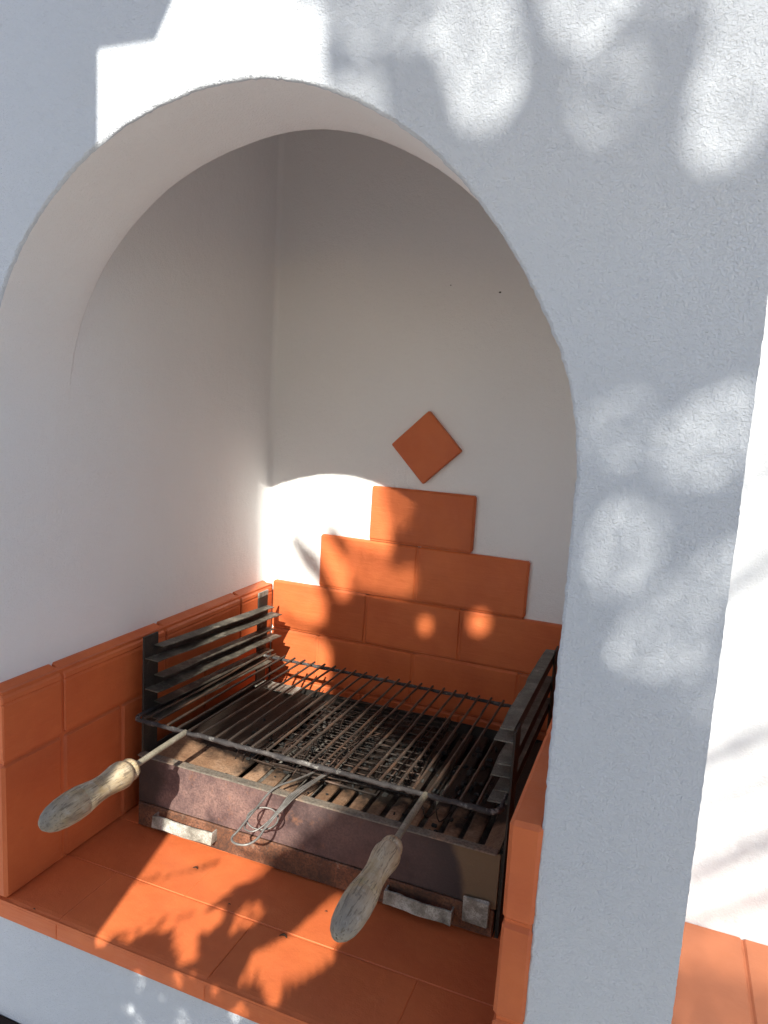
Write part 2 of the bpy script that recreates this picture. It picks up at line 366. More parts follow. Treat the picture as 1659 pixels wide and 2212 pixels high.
# left lining (faces at X = .024)
for y0, y1 in ((0, .101), (.101, .334), (.334, .573), (.573, .700)):
    # top course: a sloped shoulder over the face, as the paint shows it
    a, b = y0+(J if y0 else -.003), y1-J; z0 = .2+J
    pr = [(.001, z0), (.024, z0), (.0245, z0+.004), (.0245, .279), (.0232, .283), (.0245, .2855), (.0235, .291), (.019, .296), (.004, .3035), (-.004, .3035)]
    mb = MB(); n = len(pr); e = .0022
    cen = (.011, .26)
    rings = [[(x+(cen[0]-x)*.1, y, z+(cen[1]-z)*.06) for x, z in pr] for y in (a,)]+[[(x, y, z) for x, z in pr] for y in (a+e, b-e)]+[[(x+(cen[0]-x)*.1, b, z+(cen[1]-z)*.06) for x, z in pr]]
    rings = [[(p[0]+rnd.uniform(-.0003, .0003), p[1], p[2]+rnd.uniform(-.0004, .0004)) for p in r_] for r_ in rings]
    fs = [(i*n+j, i*n+(j+1) % n, (i+1)*n+(j+1) % n, (i+1)*n+j) for i in range(3) for j in range(n)]+[tuple(range(n))[::-1], tuple(range(3*n, 4*n))]
    fs = [f[::-1] for f in fs]; mb.add([v for r_ in rings for v in r_], fs); mb.build('brick', M['paint'], BBQ)
for y0, y1 in ((0, .101), (.101, .224), (.224, .451), (.451, .700)):
    brick(-.002, y0+(J if y0 else -.003), .0005, .024, y1-J, .1995-J)
mo.box(.001, .001, .0, .0205, .702, .2985)
# right lining (faces at X = .700)
for z0, z1 in ((.0005, .089), (.089, .199), (.199, .3105)):
    for y0, y1 in ((0, .22), (.22, .45), (.45, .700)):
        brick(.699, y0+(J if y0 else -.003), z0+J, .7315, y1-J, z1-J*.6)
mo.box(.7025, .001, 0, .7295, .702, .306)
# back wall courses
YB = .696
rows = [(.0005, .091, (.024, .25, .47, .699)), (.091, .202, (.024, .14, .36, .58, .699)), (.202, .3105, (.024, .25, .456, .699)), (.3105, .4255, (.1355, .356, .5824)), (.4255, .5405, (.246, .468))]
for z0, z1, xs in rows:
    for x0, x1 in zip(xs[:-1], xs[1:]):
        brick(x0+J*.5, YB, z0+J*.7, x1-J*.5, YB+.02, z1-J*.7, .0035, .0007)
    mo.box(xs[0]+.004, YB+.0025, z0, xs[-1]-.004, YB+.018, z1+.0002-.003)
# shelf
sy = [(-.004, .111, (.0, .116, .351, .586, .73)), (.111, .222, (.0, .235, .47, .73)), (.222, .333, (.0, .116, .351, .586, .73)), (.333, .47, (.0, .235, .47, .73)), (.47, .70, (.0, .365, .73))]
for y0, y1, xs in sy:
    for i, (x0, x1) in enumerate(zip(xs[:-1], xs[1:])):
        mb = MB(); zt = rnd.uniform(-.0005, .0002)
        if y0 < 0:     # front course with a rounded nose
            pr = [(y1-.0004, -.029), (-.0015, -.029), (-.0042, -.0265), (-.005, -.020), (-.005, -.0085), (-.0040, -.0045), (-.0015, -.0015), (.003, -.0002), (.008, .0003), (y1-.003, 0), (y1-.0004, -.0018)]; n = len(pr); m_ = max(2, int((x1-x0)/.02))
            xs_ = [x0+.0002, x0+.0014]+[x0+(x1-x0)*q/m_ for q in range(1, m_)]+[x1-.0014, x1-.0002]
            vs = []
            for q, xx in enumerate(xs_):
                e = .0009 if q in (0, len(xs_)-1) else 0
                for (yy, z_) in pr: vs.append((xx, yy+(e if yy < .01 else 0)+.0009*noise.noise(Vector((xx*25, yy*9, z_*9))), z_+zt-(e if z_ > -.01 else 0)+.0007*noise.noise(Vector((xx*30, yy*40, 4)))))
            fs = [(q*n+j, (q+1)*n+j, (q+1)*n+(j+1) % n, q*n+(j+1) % n) for q in range(len(xs_)-1) for j in range(n)]+[tuple(range(n)), tuple(range((len(xs_)-1)*n, len(xs_)*n))[::-1]]
            mb.add(vs, [f[::-1] for f in fs], False)
        else: mb.box(x0+.0003, y0+.0004, -.029, x1-.0003, y1-.0004, zt, .0009, jit=.0002)
        mb.build('shelf_tile', M['paint'], BBQ)
mo.box(.003, -.0036, -.0275, .727, .70, -.0012)
mo.build('mortar', M['paint'], BBQ)
# diamond tile
mb = MB(); mb.box(-.0515, -.006, -.0515, .0515, .008, .0515, .0018, mt=Matrix.Translation((.3585, .700, .6255)) @ Matrix.Rotation(R(46), 4, 'Y'), jit=.0003)
tag(mb.build('diamond_tile', M['paint'], BBQ), label='square orange tile set on its corner')
adopt(BBQ)

# ------------------------------------------------------------------ side bay: wall and counter
mb = MB(); mb.box(.867, .38, GZ, 2.6, .5, 2.3)
tag(mb.build('side_wall', M['plaster_wall']), 'sunlit white plastered wall set back to the right of the barbecue pier', 'wall')
CT = empty('side_counter', (1.4, .19, GZ), 'worn orange counter below the sunlit wall right of the pier', 'counter')
x = .868
for x1 in (.974, 1.2, 1.43, 1.66, 1.9):
    mb = MB(); mb.box(x+.0008, -.02, -.028, x1-.0008, .3785, rnd.uniform(-.0008, 0), .003, jit=.0004); mb.build('counter_tile', M['paint_counter'], CT); x = x1
mb = MB(); mb.box(.868, -.015, -.03, 1.898, .377, -.0035); mb.build('mortar', M['paint_counter'], CT)
mb = MB(); mb.box(.869, 0, GZ, 1.895, .376, -.0305); mb.build('counter_base', M['plaster'], CT)
adopt(CT)

# ------------------------------------------------------------------ charcoal burner with its racks
CB = empty('charcoal_burner', (.36, .4, 0), 'rusty steel charcoal box with rack posts standing on the orange shelf', 'grill')
XL, XR, YF, YK, ZB = .063, .656, .219, .60, .125
def part(name, m, mb, parent=None): return mb.build(name, M[m], parent or CB)
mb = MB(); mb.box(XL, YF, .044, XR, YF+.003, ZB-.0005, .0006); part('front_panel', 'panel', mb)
mb = MB(); mb.box(XL+.002, YF-.007, ZB, XR-.004, YF+.008, ZB+.0022, .0008, jit=.0007); part('front_flange', 'flange', mb)
mb = MB(); mb.box(XL-.002, YF+.0035, .001, XL+.0005, YK, ZB, 0); part('side_panel', 'black', mb)
mb = MB(); mb.box(XR+.0005, YF+.0035, .001, XR+.003, YK, ZB, 0); part('side_panel', 'black', mb)
mb = MB(); mb.box(XL, YK+.0005, .001, XR, YK+.003, .118, 0); part('back_panel', 'black', mb)
mb = MB(); mb.box(XL+.002, YF+.004, .002, XR-.002, YK-.001, .035, 0); part('ash_bed', 'ash', mb)
dr = MB(); dr.box(XL+.001, YF-.002, .003, XR-.002, YF+.0025, .0425, .001, jit=.0004); drawer = part('ash_drawer', 'drawer', dr)
def strap(x0, x1, z0, z1, y0, tilt, m='zinc'):
    mb = MB(); h = (z1-z0); n = 9
    vs = []; fs = []
    for i in range(n+1):
        t = i/n; xx = x0+(x1-x0)*t; zz = (z0+z1)/2+tilt*t; yy = y0+.0012*math.sin(t*9)
        for dy, dz in ((0, -h/2), (0, h/2), (.0025, h/2), (.0025, -h/2)): vs.append((xx+rnd.uniform(-.0004, .0004), yy+dy+(.003 if dz > 0 else 0), zz+dz+rnd.uniform(-.0005, .0005)))
    for i in range(n):
        for j in range(4): fs.append((i*4+j, (i+1)*4+j, (i+1)*4+(j+1) % 4, i*4+(j+1) % 4))
    fs += [(0, 1, 2, 3), tuple(range(n*4, n*4+4))[::-1]]
    mb.add(vs, fs)
    for xx, tt in ((x0, 0), (x1-.002, 1)):
        zc = (z0+z1)/2+tilt*tt; mb.box(xx, y0+.0026, zc-h/2, xx+.002, YF-.0022, zc+h/2)
    return mb
part('drawer_handle', 'zinc', strap(.104, .216, .018, .036, .200, .001), drawer)
part('drawer_handle', 'zinc', strap(.502, .600, .016, .034, .200, -.002), drawer)
mb = MB(); mb.box(.613, YF-.0065, .018, .648, YF-.0025, .055, .001, jit=.001); part('latch_plate', 'zinc', mb, drawer)
# slats
gx = [.224, .258, .2915, .324, .353, .382, .411, .440, .4695, .499, .529, .559, .589, .620]
for a, b in zip(gx[:-1], gx[1:]):
    x0, x1 = a+.0045, b-.0045; z = .103+rnd.uniform(-.001, .001); mb = MB(); vs = []; fs = []; n = 12; tw = rnd.uniform(-.0012, .0012)
    ys = [.231, .2335, .2375, .245]+[.245+.345*i/(n-4) for i in range(1, n-3)]
    for i, y in enumerate(ys):
        nar = [.004, .0018, .0005, 0][i] if i < 4 else 0
        zz = z+(-.002 if i == 0 else 0)+.0012*math.sin(y*30+a*40)
        for q, zo in ((0, -.0028), (0, 0), (.003, .0016), (1, .0022), (-.003, .0016), (-1e-9, 0), (-1e-9, -.0028)):
            xx = x0+nar+q if q >= 0 and q < 1 else ((x0+x1)/2 if q == 1 else x1-nar+q)
            vs.append((xx+rnd.uniform(-.0003, .0003), y, zz+zo+tw*(xx-x0)*20))
    m_ = 7
    for i in range(len(ys)-1):
        for j in range(m_): fs.append((i*m_+j, i*m_+(j+1) % m_, (i+1)*m_+(j+1) % m_, (i+1)*m_+j))
    fs = [f[::-1] for f in fs]+[tuple(range(m_))]
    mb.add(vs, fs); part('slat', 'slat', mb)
mb = MB(); mb.add([(.078, .2275, .123), (.2195, .2275, .104), (.2195, .592, .104), (.078, .592, .123), (.078, .2275, .1205), (.2195, .2275, .1015), (.2195, .592, .1015), (.078, .592, .1205)], [(0, 1, 2, 3), (7, 6, 5, 4), (0, 4, 5, 1), (1, 5, 6, 2), (2, 6, 7, 3), (3, 7, 4, 0)]); part('sloped_plate', 'slat', mb)
mb = MB(); mb.add([(.6255, .2275, .105), (.652, .2275, .124), (.652, .592, .124), (.6255, .592, .105), (.6255, .2275, .102), (.652, .2275, .121), (.652, .592, .121), (.6255, .592, .102)], [(0, 1, 2, 3), (7, 6, 5, 4), (0, 4, 5, 1), (1, 5, 6, 2), (2, 6, 7, 3), (3, 7, 4, 0)]); part('sloped_plate', 'slat', mb)
mb = MB(); mb.box(XL+.004, .560, .119, .16, .594, .1215, .0008, jit=.0015); part('corner_plate', 'zinc', mb)
# posts
for x, y0, z1, m in ((.0665, .222, .320, 'black'), (.0665, .568, .302, 'black'), (.6600, .222, .297, 'black'), (.6600, .568, .300, 'black')):
    mb = MB(); mb.box(x-.0015, y0, .0015, x+.0018, y0+.035, z1, .0005); part('post', m, mb)
mb = MB(); mb.box(.0652, .5675, .303, .0688, .6035, .3135, .0005); part('post_tip', 'zinc', mb)
def rail(side, zf, zb):
    mb = MB(); x0 = .0690 if side < 0 else .6575; s = 1 if side < 0 else -1
    h = .0175; th = .0016
    def slab(a, b, y0, y1, zo, bend=0):
        n = 14; vs = []; fs = []
        for i in range(n+1):
            y = y0+(y1-y0)*i/n; t = (y-.245)/.36; z = zf+(zb-zf)*t+zo
            w_ = rnd.uniform(-.0006, .0006); dz = rnd.uniform(-.0005, .0005)
            bx = b+w_+(.0012*math.sin(y*37+zf*90) if bend else 0)
            for xx, zz in ((a, z), (bx, z+dz-.001), (bx, z+dz-.001-th), (a, z-th)): vs.append((x0+s*xx, y, zz))
        for i in range(n):
            for j in range(4):
                f = (i*4+j, i*4+(j+1) % 4, (i+1)*4+(j+1) % 4, (i+1)*4+j); fs.append(f if s < 0 else f[::-1])
        fs += [(0, 1, 2, 3) if s > 0 else (3, 2, 1, 0), tuple(range(n*4, n*4+4)) if s < 0 else tuple(range(n*4, n*4+4))[::-1]]
        mb.add(vs, fs)
    slab(0, .0185, .246 if s > 0 else .2235, .600, 0, 1)
    slab(0, .026, .224, .618, -h, 1)
    n = 8; vs = []; fs = []
    for i in range(n+1):
        y = .246+.355*i/n; z = zf+(zb-zf)*(y-.245)/.36
        vs += [(x0, y, z-th), (x0, y, z-h), (x0+s*.0015, y, z-h), (x0+s*.0015, y, z-th)]
    for i in range(n):
        for j in range(4): fs.append((i*4+j, i*4+(j+1) % 4, (i+1)*4+(j+1) % 4, (i+1)*4+j))
    web = MB(); web.add(vs, fs); return mb, web
def add_rail(side, zf, zb, m):
    mb, web = rail(side, zf, zb); o = part('rail', m, mb); part('rail_web', 'black', web, o)
for zf, zb in ((.302, .281), (.2515, .2345), (.2065, .189)):
    add_rail(-1, zf, zb, 'rail')
for zf, zb in ((.299, .292), (.250, .243), (.2125, .2025)):
    add_rail(1, zf, zb, 'rail2')
adopt(CB)

# ------------------------------------------------------------------ removable grate with its wooden handles
GR = empty('cooking_grate', (.36, .38, .19), 'sooty iron grate of parallel bars with two handles, slid into the rack', 'grate')
zg = lambda y: .1935-.006*(y-.2)/.36
def rounded(pts, r):
    out = []; n = len(pts)
    for i in range(n):
        p, a, b = Vector(pts[i]), Vector(pts[i-1]), Vector(pts[(i+1) % n]); da = (a-p).normalized(); db = (b-p).normalized()
        for k in range(6):
            t = k/5; q = (p+da*r)*(1-t)**2+p*2*t*(1-t)+(p+db*r)*t*t; out.append(q)
    return out
loop = rounded([(.068, .199, zg(.199)), (.652, .199, zg(.199)), (.652, .562, zg(.562)), (.068, .562, zg(.562))], .016)
loop = sub(loop+[loop[0]], .007)[:-1]
loop = [p+Vector((rnd.uniform(-.0005, .0005), rnd.uniform(-.0006, .0006), rnd.uniform(-.0005, .0005))) for p in loop]
rr = [.0030+.0014*max(0, noise.noise(p*35))+(.0009*rnd.random() if p.y < .21 else 0) for p in loop]
mb = MB(); mb.tube(loop, rr, 9, closed=True, jit=.13); mb.build('grate_frame', M['frame'], GR)
for k in range(25):
    x = .0853+.02238*k; dx = rnd.uniform(-.003, .003); sag = rnd.uniform(-.001, .003)
    pts = [(x+dx+rnd.uniform(-.0004, .0004)-dx*t+.0015*math.sin(3.1*t)*rnd.uniform(-1, 1)*0, .2005+(.573-.2005)*t+rnd.uniform(-.001, .001)*(t == 1), zg(.2+.37*t)+.0035-sag*math.sin(math.pi*t)) for t in [i/12 for i in range(13)]]
    mb = MB(); mb.tube(pts, [.0021*(1+.22*noise.noise(Vector(p)*90)) for p in pts], 7, jit=.05); mb.build('bar', M['bar'], GR)
for x, mtip, dxx, dzz in ((.1655, -.0705, -.004, -.003), (.5515, -.083, .003, -.002)):
    y1 = .082 if x < .3 else .080
    mb = MB(); mb.tube(sub([(x+.001, .2, zg(.2)), (x, .14, .192), (x, y1-.01, .1905)], .01), .0043, 10, jit=.04)
    hr = mb.build('handle_rod', M['rod'], GR)
    # turned handle
    L_ = y1-mtip; prof = [(0, .006), (.0, .0118), (.028, .0130), (.055, .0124), (.070, .0118), (.085, .0140), (.13, .0158), (.19, .0156), (.25, .0142), (.33, .0128), (.42, .0130), (.52, .0148), (.600, .0163), (.608, .0154), (.618, .0164), (.70, .0167), (.80, .0158), (.88, .0139), (.94, .0108), (.98, .0068), (.995, .003), (1.0, .0006)]
    mb = MB(); pts = [(x+dxx*t, y1-L_*t, .1905+dzz*t) for t, r in prof]
    n = 28; vs = []; fs = []
    for (px, py, pz), (t, r) in zip(pts, prof):
        for k in range(n):
            a = 2*math.pi*k/n; q = r*(1.19 if x < .3 else 1.06)*(1+.03*noise.noise(Vector((math.cos(a)*1.3, t*4+x*9, math.sin(a)*1.3)))); vs.append((px+q*math.cos(a), py, pz+q*math.sin(a)))
    for i in range(len(pts)-1):
        for k in range(n): fs.append((i*n+k, (i+1)*n+k, (i+1)*n+(k+1) % n, i*n+(k+1) % n))
    fs = [f[::-1] for f in fs] if False else fs
    mb.add(vs, fs, True); h = mb.build('wooden_handle', M['wood'], GR)
    fr_ = MB(); fr_.tube([(x, y1+.0055, .1905), (x, y1+.004, .1905), (x, y1-.0002, .1905)], [.0088, .0105, .0108], 16, jit=.02); fr_.build('ferrule', M['rod'], h)
    tag(h, label='pale wooden handle with grey burnt tip' if x < .3 else 'stained yellowish wooden handle with grey tip')
adopt(GR)

# ------------------------------------------------------------------ folded wire basket lying on the slats
BK = empty('wire_grill_basket', (.35, .42, .11), 'folded rusty wire grilling basket lying under the grate, looped handle hanging in front', 'grill basket')
def grid(x0, x1, y0, y1, z, nx, ny, tilt, rot, name):
    mb = MB(); c = Vector(((x0+x1)/2, (y0+y1)/2, z)); Rm = Matrix.Rotation(rot, 3, 'Z') @ Matrix.Rotation(tilt, 3, 'X')
    P = lambda u, v: c+Rm @ Vector((u-(x0+x1)/2, v-(y0+y1)/2, 0))+Vector((0, 0, .002*noise.noise(Vector((u*20, v*20, z*50)))))
    for i in range(nx):
        u = x0+(x1-x0)*i/(nx-1); mb.tube([P(u, y0+(y1-y0)*t/8)+Vector((rnd.uniform(-.0006, .0006), 0, 0)) for t in range(9)], .0010, 5)
    for j in range(ny):
        v = y0+(y1-y0)*j/(ny-1); mb.tube([P(x0+(x1-x0)*t/8, v)+Vector((0, rnd.uniform(-.0006, .0006), .0017)) for t in range(9)], .0010, 5)
    mb.tube([P(x0, y0), P(x1, y0), P(x1, y1), P(x0, y1)], .0019, 6, closed=True)
    o = mb.build(name, M['mesh'], BK); return o
grid(.225, .450, .300, .560, .1160, 8, 13, R(1.0), R(-2), 'wire_mesh')
grid(.262, .490, .295, .565, .1290, 8, 14, R(1.6), R(3), 'wire_mesh')
zz = MB()     # bent clips and loose wires along the sides
for x0, s in ((.222, 1), (.487, -1), (.36, 1)):
    pts = [];
    for i in range(26):
        y = .28+.27*i/25; pts.append((x0+s*(.008 if i % 2 else -.002)+rnd.uniform(-.001, .001), y, .133+(.014 if i % 2 else 0)))
    zz.tube(pts, .0010, 5)
for i in range(9):
    a = Vector((rnd.uniform(.2, .47), rnd.uniform(.25, .5), rnd.uniform(.125, .15))); b = a+Vector((rnd.uniform(-.02, .05), rnd.uniform(.04, .14), rnd.uniform(-.015, .03))); zz.tube(smooth_path([a, (a+b)/2+Vector((rnd.uniform(-.01, .01), 0, .006)), b], 5), .0011, 5)
for x in (.525, .545): zz.tube(smooth_path([(x-.02, .30, .125), (x, .27, .150), (x+.012, .262, .122), (x+.02, .30, .118)], 5), .0011, 5)
zz.build('clip_wire', M['mesh'], BK)
def wire(pts, r=.0015, name='handle_wire', m='wire'):
    mb = MB(); mb.tube(smooth_path(pts, 8), r, 7); return mb.build(name, M[m], BK)
wire([(.345, .30, .128), (.333, .25, .134), (.3155, .212, .1335), (.309, .17, .1195), (.303, .139, .1050), (.300, .128, .1000), (.305, .121, .0985), (.317, .119, .0985), (.329, .124, .1000), (.336, .138, .1040), (.337, .16, .1125), (.341, .19, .1235), (.345, .2135, .1320), (.360, .27, .134), (.370, .32, .130)], .0017)
wire([(.372, .31, .132), (.362, .27, .1365), (.3495, .2135, .1345), (.343, .18, .1225), (.331, .155, .109), (.320, .146, .1035), (.306, .150, .1020), (.302, .160, .1030)], .0012)
wire([(.376, .31, .133), (.366, .27, .1375), (.3530, .2135, .1350), (.346, .18, .1240), (.338, .150, .1100)], .0012)
wire([(.379, .31, .133), (.369, .27, .1385), (.3565, .2135, .1350), (.3485, .185, .1260), (.340, .165, .1160)], .0011)
rg = MB(); pts = []
for k in range(28):
    a = 2*math.pi*k/28; pts.append((.3215+.0215*math.cos(a), .172+.016*math.sin(a)+.004*math.cos(a), .1095+.0075*math.sin(a)-.002*math.cos(a)))
rg.tube(pts, .0013, 7, closed=True); rg.build('sliding_ring', M['wire'], BK)
adopt(BK)
# charcoal crumbs on the slats
cb = MB(); r2 = random.Random(3)
for i in range(260):
    x, y = r2.uniform(.16, .60), min(.585, max(.25, r2.gauss(.42, .09))); s_ = r2.uniform(.0015, .006)
    mt = Matrix.Translation((x, y, .107+s_*.4)) @ Matrix.Rotation(r2.uniform(0, 6.3), 4, Vector((r2.random(), r2.random(), r2.random()+.1)))
    cb.box(-s_, -s_*r2.uniform(.4, 1), -s_*.5, s_, s_*.7, s_*.5, s_*.25, mt=mt)
tag(cb.build('charcoal_crumbs', M['charcoal']), 'scattered charcoal and ash crumbs on the slats under the grate', 'charcoal', kind='stuff')

# small dry scraps on the shelf and specks on the niche wall
def scrap(name, loc, L_, lab, cat, m='dark'):
    mb = MB(); n = 6
    pts = [(loc[0]+L_*(i/n-.5), loc[1]+L_*.25*math.sin(i/n*3), loc[2]+.0012+L_*.16*math.sin(i/n*3.1)) for i in range(n+1)]
    mb.tube(pts, [.0002+L_*.13*math.sin(math.pi*(i+.5)/(n+1)) for i in range(n+1)], 5); tag(mb.build(name, M[m]), lab, cat)
scrap('leaf_scrap', (.213, .166, 0), .008, 'curled dry leaf scrap in the sunlit patch of the shelf by the drawer', 'leaf scrap')
scrap('leaf_scrap', (.40, .10, 0), .011, 'tiny dry leaf scrap on the shelf joint between the two handles', 'leaf scrap')
scrap('leaf_scrap', (.072, -.0005, -.0005), .004, 'dark crumb at the left front edge of the shelf', 'crumb')
scrap('leaf_scrap', (.302, .122, 0), .004, 'round dark crumb at the shadow edge in the middle of the shelf', 'crumb')
scrap('leaf_scrap', (.43, .168, 0), .004, 'round dark crumb on the shelf just in front of the charcoal box', 'crumb')
def speck(x, z, s_, lab):
    mb = MB(); n = 7; mb.add([(x+s_*math.cos(6.283*i/n)*(1+.3*math.sin(i*2.)), .7065, z+s_*.7*math.sin(6.283*i/n)) for i in range(n)]+[(x, .7045, z)], [(i, (i+1) % n, n) for i in range(n)]); tag(mb.build('wall_speck', M['dark']), lab, 'speck')
speck(.480, .925, .0022, 'dark brown speck on the niche back wall, the larger of two')
speck(.383, .938, .0013, 'faint tiny speck on the niche back wall left of the larger one')

# ================================================================== what casts the shade (outside the frame)
PP = empty('shadow_blocker', (.24, -.84, GZ), 'broad grey timber added out of view to cast a stepped shadow', 'post')  # invented caster, kept thin so its shadow gets the stepped edge
mb = MB(); mb.box(.06, -.87, GZ, .3935, -.80, 1.6425, .003); mb.build('blocker_shaft', M['blocker'], PP)
mb = MB(); mb.add([(.0, -.80, 1.643), (.487, -.80, 1.643), (.515, -.80, 1.69), (.55, -.80, 1.78), (.55, -.80, 1.95), (.0, -.80, 1.95)]+[(.0, -.87, 1.643), (.487, -.87, 1.643), (.515, -.87, 1.69), (.55, -.87, 1.78), (.55, -.87, 1.95), (.0, -.87, 1.95)], [(0, 1, 2, 3, 4, 5), (11, 10, 9, 8, 7, 6)]+[(i, i+6, (i+1) % 6+6, (i+1) % 6) for i in range(6)]); mb.build('blocker_head', M['blocker'], PP)
adopt(PP)
